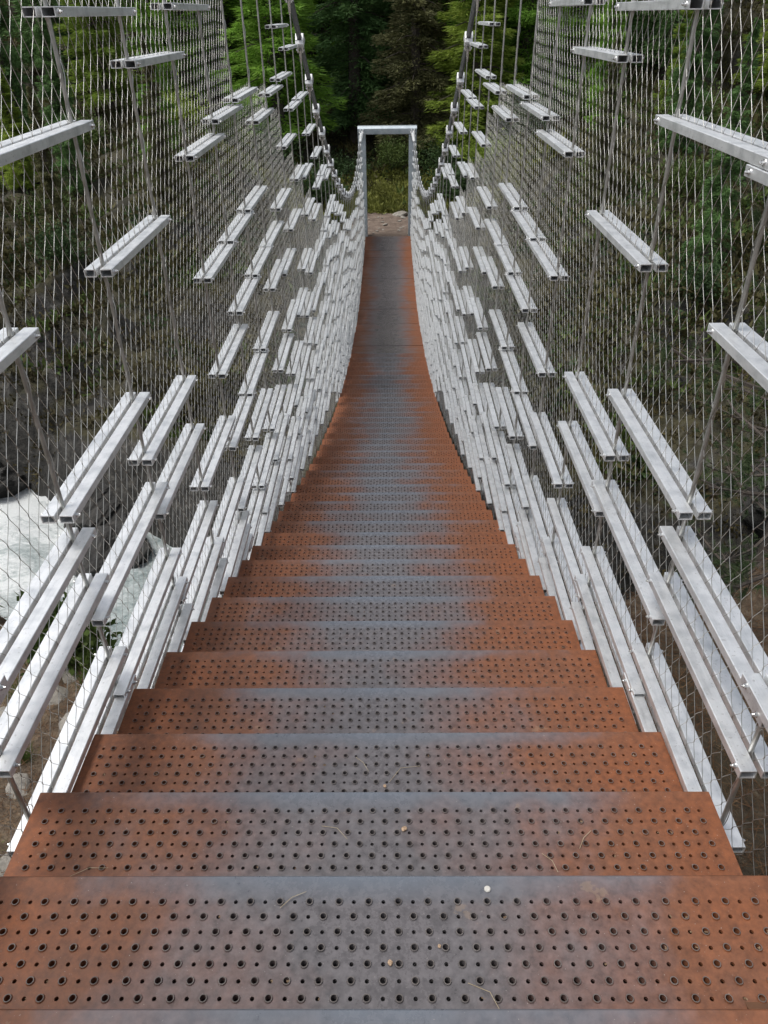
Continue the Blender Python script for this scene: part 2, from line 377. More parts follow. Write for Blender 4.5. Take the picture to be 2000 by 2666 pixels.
# river surface
rx = np.linspace(-45, 45, 300); ry = np.linspace(-1, 34, 150); RX, RY = np.meshgrid(rx, ry, indexing='ij')
RZ = ZW + .26 * fbm(RX * .8, RY * 1.1, 3) + .22 * fbm(RX * 2.4, RY * 3.1, 4) - .012 * (RX + 5)
V = np.stack([RX, RY, RZ], -1).reshape(-1, 3); n2 = len(ry)
ii, jj = np.meshgrid(np.arange(299), np.arange(n2 - 1), indexing='ij'); a = (ii * n2 + jj).ravel()
keep = (np.abs(RY[:-1, :-1].ravel() - .5 * (yfar(RX[:-1, :-1].ravel()) + ynear(RX[:-1, :-1].ravel()))) < 3.2)
a = a[keep]
tag(link('river', mesh_np('river', V, np.stack([a, a + n2, a + n2 + 1, a + 1], 1), M_WATER, True)), kind='structure')
# trodden path beyond the bridge
px = np.linspace(-1, 1, 24); py = np.linspace(24.45, 27.4, 50); PX, PY = np.meshgrid(px, py, indexing='ij')
PX = PX * (1.25 + .45 * sm((PY - 24.5) / 2.5) - .55 * sm((PY - 25.8) / 1.6) + .18 * fbm(PY * .9, PX * 0 + 2, 2)) + .10 * sm((PY - 26) / 4)
V = np.stack([PX, PY, gz(PX, PY) + .03], -1).reshape(-1, 3); ii, jj = np.meshgrid(np.arange(23), np.arange(49), indexing='ij'); a = (ii * 50 + jj).ravel()
tag(link('path', mesh_np('path', V, np.stack([a, a + 50, a + 51, a + 1], 1), M_PATH, True)), kind='structure')

# ------------------------------------------------------------------ stair deck
deck = tag(empty('stair_deck', (0, .47, zd(.47))), 'long rust coloured steel stair deck hanging between the two railings', 'staircase')
DK = Vector(deck.location)
def tread_mesh():
    V = []; F = []
    P = .0246; NX = 27; R0 = -.047; NR = 9; TH = .030
    k8 = [math.radians(30 * i + 15) for i in range(12)]; FM = []
    def ring(cx, cy, r, z): n = len(V); V.extend((cx + r * math.cos(q), cy + r * math.sin(q), z) for q in k8); return n
    def band(a, b): F.extend((a + i, a + (i + 1) % 12, b + (i + 1) % 12, b + i) for i in range(12))
    h = P / 2
    for j in range(NR):
        for k in range(-NX, NX + 1):
            cx = k * P; cy = R0 - j * P; n = len(V)
            # outer octagon of points on the square cell, matching the angles of the ring
            for q in k8:
                c, s = math.cos(q), math.sin(q); f = h / max(abs(c), abs(s)); V.append((cx + c * f, cy + s * f, 0))
            if (k + j) % 2 == 0:
                r1 = ring(cx, cy, .0073, 0); r2 = ring(cx, cy, .0061, .0028); r3 = ring(cx, cy, .0048, .0028); r4 = ring(cx, cy, .0043, -.010)
                band(n, r1); band(r1, r2); q0 = len(F); band(r2, r3); FM.extend(range(q0, len(F))); band(r3, r4)
            else:
                r1 = ring(cx, cy, .0034, 0); r4 = ring(cx, cy, .0034, -.006); band(n, r1); band(r1, r4)
    X0 = NX * P + h; X = .70; Y1 = R0 + h; Y2 = R0 - (NR - 1) * P - h; Y3 = -.300
    def quad(*p): n = len(V); V.extend(p); F.append(tuple(range(n, n + len(p))))
    quad((-X, Y1, 0), (X, Y1, 0), (X, -.003, 0), (-X, -.003, 0)); quad((-X, Y3, 0), (X, Y3, 0), (X, Y2, 0), (-X, Y2, 0))
    quad((-X, Y2, 0), (-X0, Y2, 0), (-X0, Y1, 0), (-X, Y1, 0)); quad((X0, Y2, 0), (X, Y2, 0), (X, Y1, 0), (X0, Y1, 0))
    quad((-X, -.003, 0), (X, -.003, 0), (X, 0, -.003), (-X, 0, -.003)); quad((-X, 0, -.003), (X, 0, -.003), (X, 0, -TH), (-X, 0, -TH))
    quad((-X, Y3, -TH), (-X, 0, -TH), (X, 0, -TH), (X, Y3, -TH)); quad((X, Y3, 0), (-X, Y3, 0), (-X, Y3, -TH), (X, Y3, -TH))
    quad((-X, -.003, 0), (-X, 0, -.003), (-X, 0, -TH), (-X, Y3, -TH), (-X, Y3, 0)); quad((X, Y3, 0), (X, Y3, -TH), (X, 0, -TH), (X, 0, -.003), (X, -.003, 0))
    me = bpy.data.meshes.new('stair_tread'); me.from_pydata(V, [], F); me.update(); me.materials.append(M_TREAD); me.materials.append(M_RIM)
    for i in FM: me.polygons[i].material_index = 1
    return me
TREAD = tread_mesh()
fronts = [-.30, -.045, .21, .47, .729, .988, 1.247, 1.515, 1.795, 2.082, 2.368, 2.661]
while fronts[-1] < 13.35: fronts.append(fronts[-1] + .272 + .0072 * fronts[-1])
TZ = {}
for i, d in enumerate(fronts):
    z = dk(d)
    if i < len(fronts): TZ[round(d, 3)] = z
    link('stair_tread', TREAD, deck, Vector((random.uniform(-.004, .004), d, z)) - DK, (0, 0, random.uniform(-.0015, .0015)))
mb = MB()
for i, d in enumerate(fronts):
    if not .6 < d < 2.5: continue
    for j in range(1, 8):
        for k in range(-26, 27):
            x_ = k * .0246; prob = .03 + .55 * max(0, abs(x_) - .38) * (1.6 if d < .8 else .35)
            if random.random() < prob:
                c = Vector((x_ + random.uniform(-.001, .001), d - .047 - j * .0243, TZ[round(d, 3)] - .0015)) - DK
                for _ in range(2):
                    an = random.random() * 6.3; v = Vector((math.cos(an), math.sin(an), random.uniform(-.3, .3))) * .0036
                    mb.tube([c - v, c + v], [.0013, .0010], 4)
tag(link('trapped_litter', mb.mesh('trapped_litter', M_LITTERBIT), deck), kind='stuff')
# smooth plates over the flat middle and far end
p0 = fronts[-1] + .004; NPL = 16; L = (D_END - p0) / NPL
mb = MB(); mb.box(-.7, .7, 0, 1, -.012, 0); PLATE = mb.mesh('floor_plate', M_PLATE)
for i in range(NPL):
    a, b = p0 + i * L, p0 + (i + 1) * L
    za, zb = dk(a), dk(b); ln = math.hypot(b - a, zb - za)
    link('floor_plate', PLATE, deck, Vector((random.uniform(-.004, .004), a + .006, za + random.uniform(-.004, .004))) - DK, (math.atan2(zb - za, b - a) + random.uniform(-.006, .006), 0, 0), (1, ln - random.uniform(.006, .012), 1))
mbs = [MB(), MB()]
for s, mb in zip((-1, 1), mbs):
    ds = np.linspace(-.6, D_END - .1, 60)
    for a, b in zip(ds[:-1], ds[1:]):
        n = len(mb.V); x0, x1 = s * .58 - .02, s * .58 + .02
        mb.V += [(x0, a, dk(a) - .17), (x1, a, dk(a) - .17), (x1, b, dk(b) - .17), (x0, b, dk(b) - .17), (x0, a, dk(a) - .095), (x1, a, dk(a) - .095), (x1, b, dk(b) - .095), (x0, b, dk(b) - .095)]
        mb.F += [tuple(n + i for i in f) for f in ((3, 2, 1, 0), (4, 5, 6, 7), (1, 2, 6, 5), (3, 0, 4, 7))]
    link('stringer', mb.mesh('stringer', M_DARKSTEEL), deck, -DK)
rods = [-.14, .405, .96, 1.478, 2.067, 2.626, 3.185, 3.755, 4.322, 4.91, 5.53, 6.15, 6.81, 7.44, 8.13, 8.83, 9.5]
while rods[-1] < 23.6: rods.append(rods[-1] + .66 + .006 * (rods[-1] - 9))
mb = MB(); mb.box(-.72, .72, -.02, .02, -.225, -.175); BEAM = mb.mesh('cross_beam', M_DARKSTEEL)
for d in rods: link('cross_beam', BEAM, deck, Vector((0, d, dk(d))) - DK)

# ------------------------------------------------------------------ railings
TW, THT, WALL = .032, .0205, .0022
_tube_cache = {}
def tube_mesh(L):
    key = round(L, 3)
    if key in _tube_cache: return _tube_cache[key]
    V = []; F = []
    def ringr(y, w, h): n = len(V); V.extend([(-w, y, -h), (w, y, -h), (w, y, h), (-w, y, h)]); return n
    w, h = TW / 2, THT / 2; wi, hi = w - WALL, h - WALL; c = .0012
    def oct_(y): 
        n = len(V); V.extend([(-w + c, y, -h), (w - c, y, -h), (w, y, -h + c), (w, y, h - c), (w - c, y, h), (-w + c, y, h), (-w, y, h - c), (-w, y, -h + c)]); return n
    o0 = oct_(0); o1 = oct_(L)
    for i in range(8): F.append((o0 + i, o0 + (i + 1) % 8, o1 + (i + 1) % 8, o1 + i))
    for o, y, fl in ((o0, 0, False), (o1, L, True)):
        i0 = ringr(y, wi, hi); e = .10 if not fl else L - .10; i1 = ringr(e, wi, hi)
        rim = [(o + 7, o + 0, i0), (o + 0, o + 1, i0 + 1, i0), (o + 1, o + 2, i0 + 1), (o + 2, o + 3, i0 + 2, i0 + 1), (o + 3, o + 4, i0 + 2), (o + 4, o + 5, i0 + 3, i0 + 2), (o + 5, o + 6, i0 + 3), (o + 6, o + 7, i0, i0 + 3)]
        F.extend(rim)
        for i in range(4): F.append((i0 + i, i0 + (i + 1) % 4, i1 + (i + 1) % 4, i1 + i))
        F.append((i1, i1 + 1, i1 + 2, i1 + 3))
    me = bpy.data.meshes.new('rail_tube'); me.from_pydata(V, [], F); me.update()
    bm = bmesh.new(); bm.from_mesh(me); bmesh.ops.recalc_face_normals(bm, faces=bm.faces); bm.to_mesh(me); bm.free()
    me.materials.append(M_ALU); _tube_cache[key] = me; return me
def bolt_mesh():
    mb = MB(); mb.tube([(0, 0, 0), (.0016, 0, 0)], .0062, 12)
    mb.tube([(.0016, 0, 0), (.0055, 0, 0)], .0043, 6); mb.tube([(.0055, 0, 0), (.0085, 0, 0), (.0098, 0, 0)], [.0026, .0026, .0012], 8)
    return mb.mesh('bolt', M_BOLT)
BOLT = bolt_mesh()
near_bars = {  # index of the hanger rod at the near end : heights of the tube tops
 0: [-.70, -.2, .35], 1: [-1.038, -.62, .1], 2: [-1.20, -1.448, -1.054, -.241, -.541, .34, -1.56], 3: [-.961, -1.548, -1.281, -1.676, -.218, .42, -1.80],
 4: [-1.346, -1.143, .02, -.562, -1.903, -1.712, -2.02, .62], 5: [-.109, -1.586, -1.933, -2.131, -2.28, .55, -2.21], 6: [-.447, -.914, -1.343, -1.714, -2.058, .037, -2.314, -2.48, .7],
 7: [-.382, -.899, -1.246, -1.693, -1.963, -2.276, -2.465, -2.60, .5], 8: [-.348, -.876, -1.223, -1.662, -2.197, -2.607, -2.42, -2.78, .45], 9: [-.512, -1.217, -1.483, -2.049, -2.469, -2.756, -2.92, -3.04, .5],
 10: [-.421, -1.118, -1.567, -1.98, -2.339, -2.609, -2.86, -3.05, -3.20], 11: [-.061, -.376, -.812, -1.399, -2.084, -2.605, -2.971, -3.09, -3.28, -3.42],
 12: [-.213, -.626, -1.148, -1.891, -2.315, -2.58, -2.936, -3.16, -3.37, -3.55], 13: [-.613, -1.241, -1.563, -2.099, -2.48, -2.83, -3.08, -3.33, -3.56, -3.75],
 14: [-.965, -1.758, -2.15, -2.52, -2.86, -3.15, -3.42, -3.68, -3.92], 15: [-1.273, -1.579, -2.204, -2.62, -2.98, -3.27, -3.5, -3.78, -4.0], 16: [-1.567, -2.182, -2.6, -2.95, -3.3, -3.6, -3.85, -4.1, -4.3]}
spans = {}
rr = random.Random(11)
for i in range(len(rods)):
    d0 = rods[i]; d1 = rods[i + 1] if i + 1 < len(rods) else D_END + .1
    if i in near_bars: hs_ = near_bars[i]
    else:
        dm = (d0 + d1) / 2; hs_ = []; h = -.03 + rr.uniform(-.05, .05); H = zc(dm) - zd(dm)
        while h < H - .25:
            hs_.append(zd(dm) + h); f = max(0, h / H); h += .10 + .24 * f ** 1.2 + rr.uniform(0, .08 + .18 * f)
    spans[i] = (d0 - .045, d1 + .045, sorted(hs_))
def rod_x(d, z, s): return s * wp(d, z)
LIM = 150
net_top_pts = ([-1, 4.31, 4.33, 5.6, 6.9, 12, 18, 24.6], [3.6, 3.6, 2.5, 2.78, 2.75, 2.3, 1.9, 1.7])
RODS = np.array(rods)
SPAN_TOP = np.array([zd((a + b) / 2) + np.interp((a + b) / 2, *net_top_pts) + rr.uniform(-.12, .12) for a, b in zip(rods, rods[1:] + [D_END])])
def build_net(s):
    PX_, PZ_ = .0277, .047; d_lo, d_hi = -.5, 24.3
    ni = int((d_hi - d_lo + .6) / PX_); zlo, zhi = -6.1, 2.7; nj = int((zhi - zlo) / PZ_)
    I, J = np.meshgrid(np.arange(ni), np.arange(nj), indexing='ij'); ok = ((I + J) % 2 == 0)
    I = I[ok]; J = J[ok]
    def pos(I, J):
        d = d_lo + I * PX_ + (J - 60) * .0038; z = zlo + J * PZ_
        d = d + .010 * vnoise(I * .11 + 9 * s, J * .13) + .005 * vnoise(I * .61, J * .57 + 4)
        z = z + .016 * vnoise(I * .09 + 40, J * .10 + 7 * s) + .005 * vnoise(I * .7 + 11, J * .6)
        hh = (z - zd(d)) / (zc(d) - zd(d)); w_ = WB + (np.interp(d, [10, 22], [.772, .785]) - WB) * np.clip(hh, -.1, 1)
        return np.stack([s * (w_ + .005 * vnoise(I * .3, J * .3 + 21)), d, z], -1)
    def inside(P):
        h = P[:, 2] - zd(P[:, 1]); return (P[:, 1] < 24.3) & (P[:, 1] > -.14) & (h > -.10) & (P[:, 2] < SPAN_TOP[np.clip(np.searchsorted(RODS, P[:, 1]) - 1, 0, len(RODS) - 1)]) & (P[:, 2] < zc(P[:, 1]) - .08)
    A = pos(I, J); segs = []
    sl = np.array([0, 0, .0030])
    for dj in (1, -1):
        B = pos(I + dj, J + 1); k = inside(A) & inside(B); a_, b_ = A[k], B[k]
        far = a_[:, 1] > 9
        segs.append((a_[far], b_[far], .0008, .0008))
        a_, b_ = a_[~far], b_[~far]
        # gentle S between the two ferrules
        q1 = a_ + sl; q4 = b_ - sl; m1 = q1 + (q4 - q1) * .22 + np.array([0, 0, .0010]); m2 = q1 + (q4 - q1) * .78 - np.array([0, 0, .0010])
        nr = a_[:, 1] < 4.4
        segs.append((q1[nr], m1[nr], .00085, .00085)); segs.append((m1[nr], m2[nr], .00085, .00085)); segs.append((m2[nr], q4[nr], .00085, .00085))
        segs.append((q1[~nr], q4[~nr], .00085, .00085))
    k = inside(A) & (A[:, 1] <= 9); segs.append((A[k] - sl, A[k] + sl, .0016, .0016))
    Vs = []; Fs = []; n = 0
    for a_, b_, r0, r1 in segs:
        if len(a_) == 0: continue
        t = b_ - a_; t /= np.linalg.norm(t, axis=1)[:, None]
        u = np.cross(t, np.array([1.0, 0, 0])); u /= np.linalg.norm(u, axis=1)[:, None]; v = np.cross(t, u)
        ring = []
        for P, r in ((a_, r0), (b_, r1)):
            for q in (0, 2.0944, 4.1888): ring.append(P + r * (math.cos(q) * u + math.sin(q) * v))
        Vs.append(np.stack(ring, 1).reshape(-1, 3)); m = len(a_); b0 = n + np.arange(m)[:, None] * 6
        for j in range(3):
            j2 = (j + 1) % 3; Fs.append(np.concatenate([b0 + j, b0 + j2, b0 + 3 + j2, b0 + 3 + j], 1))
        n += m * 6
    return mesh_np('wire_net', np.concatenate(Vs), np.concatenate(Fs), M_WIRE, True)
for s, side in ((-1, 'left'), (1, 'right')):
    opp = 'white river' if s < 0 else 'dark stone pine'
    rail = tag(empty('railing', (s * WB, .5, zd(.5))), f'{side} railing of aluminium tubes and wire net on the side of the {opp}', 'railing', 'railings along the stairs')
    RL = Vector(rail.location)
    cnt = 0; V_, F_ = [], []
    for i, (a, b, hs_) in spans.items():
        me = tube_mesh(b - a)
        for z in hs_:
            dm = (a + b) / 2; wx = wp(dm, z); tilt = rr.uniform(-.0025, .0025); jx = rr.uniform(-.001, .001); dj = rr.uniform(-.006, .006)
            for side_o in (-1, 1):
                loc = Vector((s * (wx + jx) + side_o * (.0055 + TW / 2), a + dj, z - THT / 2))
                if cnt < LIM:
                    o = link('rail_tube', me, rail, loc - RL, (tilt, 0, 0))
                    if side_o == -s and i <= 15:
                        for yy in (.022, b - a - .022):
                            link('bolt', BOLT, o, (-s * TW / 2, yy, 0), (0, 0, math.pi if s > 0 else 0))
                    elif side_o == s and i <= 9:
                        for yy in (.022, b - a - .022):
                            link('bolt', BOLT, o, (s * TW / 2, yy, 0), (0, 0, 0 if s > 0 else math.pi))
                else:
                    n = len(V_); V_.extend(tuple(Vector(v.co) + loc - RL) for v in me.vertices); F_.extend(tuple(n + k for k in p.vertices) for p in me.polygons)
            cnt += 1
    me = bpy.data.meshes.new('rail_tube'); me.from_pydata(V_, [], F_); me.update(); me.materials.append(M_ALU)
    tag(link('rail_tube', me, rail), kind='stuff')
    for i, d in enumerate(rods):
        mb = MB(); zb = zd(d) - .2; zt = zc(d) - .05
        mb.tube([(s * wp(d, zb), d, zb), (s * wp(d, zt), d, zt)], .0052, 10)
        if d < 6.2:      # wire lacing wound round the rod
            pts = []
            for q in np.arange(zb + .15, min(zt, zb + 3.2), .006):
                an = q * 2 * math.pi / .19 + i; wob = .0066 + .0012 * math.sin(q * 23 + i)
                pts.append((s * wp(d, q) + wob * math.cos(an), d + wob * math.sin(an), q))
            lm = MB(); lm.tube(pts, .0011, 3, False); lac = lm.mesh('lacing_wire', M_WIRE)
        ro = link('hanger_rod', mb.mesh('hanger_rod', M_ROD, True), rail, -RL)
        if d < 6.2: link('lacing_wire', lac, ro)
    link('wire_net', build_net(s), rail, -RL)

# ------------------------------------------------------------------ suspension cables
def clamp_meshes():
    mb = MB()
    for sx in (-1, 1):
        poly = [(-.055, -.03), (.03, -.036), (.085, .02), (.10, .045), (.05, .038), (-.045, .034)]
        mb.prism(poly, 'x', sx * .026 - .009, sx * .026 + .013 if sx > 0 else sx * .026 + .009)
    mb.box(-.036, .036, -.05, .035, -.062, -.027)
    body = mb.mesh('cable_clamp', M_CLAMP, bevel=.003)
    mb = MB()
    for sx in (-1, 1):
        mb.box(sx * .020 - .006, sx * .020 + .006, -.016, .016, -.105, -.060); mb.tube([(sx * .028, .0, -.085), (sx * .036, 0, -.085)], .011, 8)
    mb.tube([(0, 0, -.09), (0, 0, -.12), (0, 0, -.19)], [.016, .014, .008], 10)
    return body, mb.mesh('fork_socket', M_BOLT, True)
CL_B, CL_F = clamp_meshes()
for s, side in ((-1, 'left'), (1, 'right')):
    root = tag(empty('suspension_cable', (s * wt(9), 9, zc(9))), f'{side} thick dark main cable sagging from above and rising to the {side} portal column', 'cable', 'main cables of the bridge')
    R0 = Vector(root.location); mb = MB()
    ds = np.linspace(-1.5, 24.3, 90); mb.tube([(s * wt(d), d, zc(d)) for d in ds] + [(s * .752, 24.56, -2.93)], .0235, 12)
    link('cable', mb.mesh('cable', M_CABLE, True), root, -R0)
    for d in rods:
        sl_ = math.atan(.044 * (d - 20.2))
        c = link('cable_clamp', CL_B, root, Vector((s * wt(d), d, zc(d))) - R0, (sl_ * .9, 0, 0))
        link('fork_socket', CL_F, c, (0, 0, 0), (-sl_ * .9, 0, 0))
    mb = MB(); a = Vector((s * .775, 23.9, zc(23.9) - .0)); b = Vector((s * .752, 24.56, -2.93)); mb.tube([a, a.lerp(b, .15), a.lerp(b, .8), b], [.03, .048, .055, .05], 12)
    link('cable_socket', mb.mesh('cable_socket', M_CLAMP, True), root, -R0)
    mb = MB(); mb.box(s * .752 - .055, s * .752 - .03, 24.42, 24.62, -3.01, -2.84); mb.box(s * .752 + .03, s * .752 + .055, 24.42, 24.62, -3.01, -2.84); mb.tube([(s * .752 - .075, 24.5, -2.92), (s * .752 + .075, 24.5, -2.92)], .022, 10)
    link('end_fork', mb.mesh('end_fork', M_CLAMP, bevel=.004), root, -R0)

# ------------------------------------------------------------------ portal
po = tag(empty('portal_frame', (0, 24.75, -5.95)), 'blue grey steel portal frame standing at the far end of the stair deck', 'portal')
P0 = Vector(po.location)
for s in (-1, 1):
    mb = MB(); x0, x1 = sorted((s * .640, s * .868)); mb.box(x0, x1, 24.64, 24.88, -6.2, -2.985); link('column', mb.mesh('column', M_PORTAL, bevel=.012), po, -P0)
    mb = MB(); x0, x1 = sorted((s * .60, s * .91)); mb.box(x0, x1, 24.60, 24.94, -6.3, -5.95); link('base_plate', mb.mesh('base_plate', M_PORTAL, bevel=.006), po, -P0)
mb = MB(); mb.prism([(24.62, -2.98), (24.90, -2.98), (24.92, -2.92), (24.92, -2.83), (24.86, -2.77), (24.66, -2.77), (24.60, -2.83), (24.60, -2.92)], 'x', -.872, .872)
link('cross_beam', mb.mesh('cross_beam', M_PORTAL, True), po, -P0)

# ------------------------------------------------------------------ foliage builders
def sprays(P, D, L, W, flat=None):
    """thin leaf-like triangles: base points P, directions D, lengths L, widths W"""
    n = len(P); D = D / np.linalg.norm(D, axis=1)[:, None]
    r = RNG.normal(size=(n, 3)); S = np.cross(D, r); S /= np.linalg.norm(S, axis=1)[:, None]
    V = np.stack([P - S * W[:, None] * .5, P + S * W[:, None] * .5, P + D * L[:, None]], 1).reshape(-1, 3)
    return V, np.arange(3 * n).reshape(-1, 3)
def leaves(P, D, L, W):
    n = len(P); D = D / np.linalg.norm(D, axis=1)[:, None]
    r = RNG.normal(size=(n, 3)); S = np.cross(D, r); S /= np.linalg.norm(S, axis=1)[:, None]
    V = np.stack([P, P + D * L[:, None] * .5 - S * W[:, None] * .5, P + D * L[:, None], P + D * L[:, None] * .5 + S * W[:, None] * .5], 1).reshape(-1, 3)
    return V, np.arange(4 * n).reshape(-1, 4)
def conifer(name, H, R, nb, per, Ls, Ws, droop, leafm, dense=1.0, base=.06, seed=0):
    rg = np.random.default_rng(seed); Ps = []; Ds = []; limb = MB()
    limb.tube([(0, 0, -.6), (.03, .02, H * .3), (-.02, .03, H * .7), (0, 0, H)], [H * .019, H * .014, H * .007, .01], 7)
    for k in range(nb):
        t = base + (1 - base) * (k + rg.random()) / nb; az = rg.random() * 6.283
        L = R * (1 - t) ** .75 * (.65 + .5 * rg.random()) * (1 if rg.random() > .12 else .5) * min(1, (t - base) * 9 + .55)
        z0 = t * H; up = (.30 - .55 * (1 - t)) * droop
        m = max(4, int(per * (L / R + .25)))
        u = rg.random(m) ** .75
        cx, sx = math.cos(az), math.sin(az)
        rad = u * L; zz = z0 + up * rad - droop * .10 * rad ** 2 / max(R * .35, .3) + .22 * np.maximum(0, u - .75) * L
        spread = (.07 + .13 * L) * (1.0 - .60 * u); lat = rg.normal(size=m) * spread; vert = -np.abs(rg.normal(size=m)) * .10 * (1 + droop) * (.4 + L * .35)
        Ps.append(np.stack([cx * rad - sx * lat, sx * rad + cx * lat, zz + vert], 1))
        dl = lat / np.maximum(spread, .05)
        Ds.append(np.stack([cx * 1.0 - sx * dl * .9, sx * 1.0 + cx * dl * .9, -.25 * droop + rg.normal(size=m) * .22], 1) + rg.normal(size=(m, 3)) * .12)
        if k % 2 == 0:
            e = Vector((cx * L * .85, sx * L * .85, z0 + up * L * .85 - droop * .1 * (L * .85) ** 2 / max(R * .35, .3)))
            limb.tube([(0, 0, z0), tuple(Vector((0, 0, z0)).lerp(e, .5) + Vector((0, 0, .08 * L))), tuple(e)], [.035 * (1 - t) + .012, .02, .006], 4, False)
    P = np.concatenate(Ps); D = np.concatenate(Ds); n = len(P)
    V, F = sprays(P, D, Ls * (.6 + .8 * rg.random(n)), Ws * (.6 + .8 * rg.random(n)))
    return limb.mesh(name + '_trunk', M_BARK, True), mesh_np(name + '_crown', V, F, leafm)
KINDS = {
 'larch': conifer('larch', 14, 2.25, 250, 260, .22, .042, .55, L_LARCH, seed=1),
 'larch2': conifer('larch', 13, 1.95, 230, 250, .21, .040, .75, L_LARCH, seed=2),
 'ylarch': conifer('larch', 10, 1.9, 210, 240, .21, .040, .5, L_LARCHY, seed=3),
 'spruce': conifer('spruce', 16, 2.1, 280, 250, .19, .048, .95, L_SPRUCE, seed=4),
 'brown': conifer('spruce', 13, 2.1, 250, 290, .14, .045, .55, L_BROWN, seed=5)}
def place_tree(kind, x, y, sc, rot, label, cat, group=None, dz=0):
    z = float(gz(x, y)) - .1 + dz
    name = {'larch': 'larch_tree', 'larch2': 'larch_tree', 'ylarch': 'larch_tree', 'spruce': 'spruce_tree', 'brown': 'pine_tree'}[kind]
    r = tag(empty(name, (x, y, z)), label, cat, group); r.rotation_euler = (random.uniform(-.02, .02), random.uniform(-.02, .02), rot); r.scale = (sc, sc, sc * random.uniform(.95, 1.08))
    tm, cm = KINDS[kind]; link('trunk', tm, r); link('crown', cm, r); return r
T = [
 ('larch', -4.3, 33.4, 1.15, .3, 'bright green larch just left of the portal frame, nearest of the larches'),
 ('spruce', -1.4, 36.5, 1.10, 1.1, 'dark green spruce rising behind the left half of the portal frame'),
 ('brown', 1.15, 34.5, 1.08, 2.0, 'drab brown green conifer behind the right half of the portal frame'),
 ('spruce', .2, 39.5, 1.15, 4.2, 'darkest spruce in the gap between the dark spruce and the brown conifer'),
 ('ylarch', 3.4, 33.2, 1.12, 5.0, 'yellow green larch with drooping branches just right of the brown conifer'),
 ('larch2', 4.0, 37.0, 1.1, .8, 'green larch behind the yellow green larch right of the portal'),
 ('larch', 7.4, 34.5, 1.0, 2.7, 'green larch seen through the upper right hanger rods'),
 ('ylarch', 6.4, 40.0, 1.3, 1.7, 'light larch high on the slope at the upper right'),
 ('larch2', -8.0, 34.8, 1.0, 3.9, 'green larch seen through the upper left hanger rods'),
 ('ylarch', -10.8, 33.2, .90, 2.2, 'yellow green larch on the mossy slope left of the left cable'),
 ('larch', -7.0, 40.5, 1.2, 5.5, 'pale larch farther up the slope at the upper left'),
 ('spruce', -14.5, 37.0, .95, .5, 'dark spruce on the left slope behind the wire net'),
 ('larch2', -18.5, 34.0, .9, 1.9, 'larch at the upper left corner behind the wire net'),
 ('spruce', 11.6, 36.0, 1.0, 3.3, 'dark spruce behind the right wire net'),
 ('ylarch', 15.5, 34.0, 1.0, 4.4, 'yellowish larch at the upper right corner behind the wire net'),
 ('larch2', -2.7, 40.0, 1.15, 2.6, 'soft green larch in the gap between the nearest larch and the dark spruce'),
 ('larch', 2.5, 41.0, 1.15, 3.4, 'soft green larch showing between the brown conifer and the yellow green larch'),
 ('larch2', -6.6, 36.4, 1.1, 4.1, 'green larch just behind the nearest larch left of the portal'),
 ('larch2', 5.4, 34.0, 1.05, 1.3, 'green larch between the yellow green larch and the upper right hanger rods'),
 ('larch', -9.6, 37.2, 1.1, 5.1, 'green larch between the yellow green larch and the upper left hanger rods'),
 ('larch', 9.4, 38.2, 1.1, 2.1, 'green larch behind the upper right end of the wire net'),
 ('spruce', 4.2, 44.0, 1.2, 2.9, 'spruce far up between the larches right of centre'),
 ('spruce', -4.0, 43.0, 1.2, .2, 'spruce far up between the larches left of centre'),
 ('larch', 10.5, 43.0, 1.2, .9, 'larch standing highest on the right slope'),
 ('larch2', -12.5, 43.0, 1.2, 3.0, 'larch standing highest on the left slope'),
 ('larch', -21.0, 42.0, 1.2, 1.0, 'big larch behind the corner larch at the upper left'),
 ('larch2', 19.5, 41.0, 1.2, 2.0, 'big larch behind the yellowish corner larch at the upper right')]
for kd, x, y, sc, rot, lab in T: place_tree(kd, x, y, sc, rot, lab, 'tree', 'trees on the slope beyond the bridge')

for kd, x, y, sc, lab in (('spruce', -9.5, 24.5, .36, 'young spruce on the left slope level with the portal'), ('larch2', -7.2, 26.5, .38, 'young larch on the left slope close behind the wire net'), ('spruce', -13.0, 29.5, .50, 'half grown spruce on the upper left slope'),
  ('ylarch', -11.5, 25.5, .40, 'young yellow green larch low on the left slope'), ('brown', -8.6, 20.5, .30, 'small drab conifer half way down the left slope'), ('spruce', -12.0, 19.0, .34, 'young spruce above the river on the far left'), ('brown', -6.2, 22.5, .30, 'small drab conifer nearest the bridge on the left bank'),
  ('spruce', 8.8, 25.0, .38, 'young spruce on the right slope level with the portal'), ('larch2', 7.0, 27.5, .40, 'young larch on the right slope close behind the wire net'), ('brown', 11.5, 22.5, .42, 'half grown drab conifer on the right slope'), ('spruce', 7.5, 18.0, .30, 'small dark spruce half way down the right slope'),
  ('brown', 5.8, 22.0, .30, 'small drab conifer nearest the bridge on the right bank'), ('spruce', 13.5, 28.0, .50, 'half grown spruce on the upper right slope'), ('ylarch', 10.0, 29.5, .45, 'young yellow green larch high on the right slope'), ('brown', 9.6, 15.5, .34, 'drab conifer above the right ravine'), ('brown', -9.8, 16.6, .30, 'drab conifer above the river rocks on the left')):
    place_tree(kd, x, y, sc, random.random() * 6, lab, 'tree', 'young conifers on the far bank')
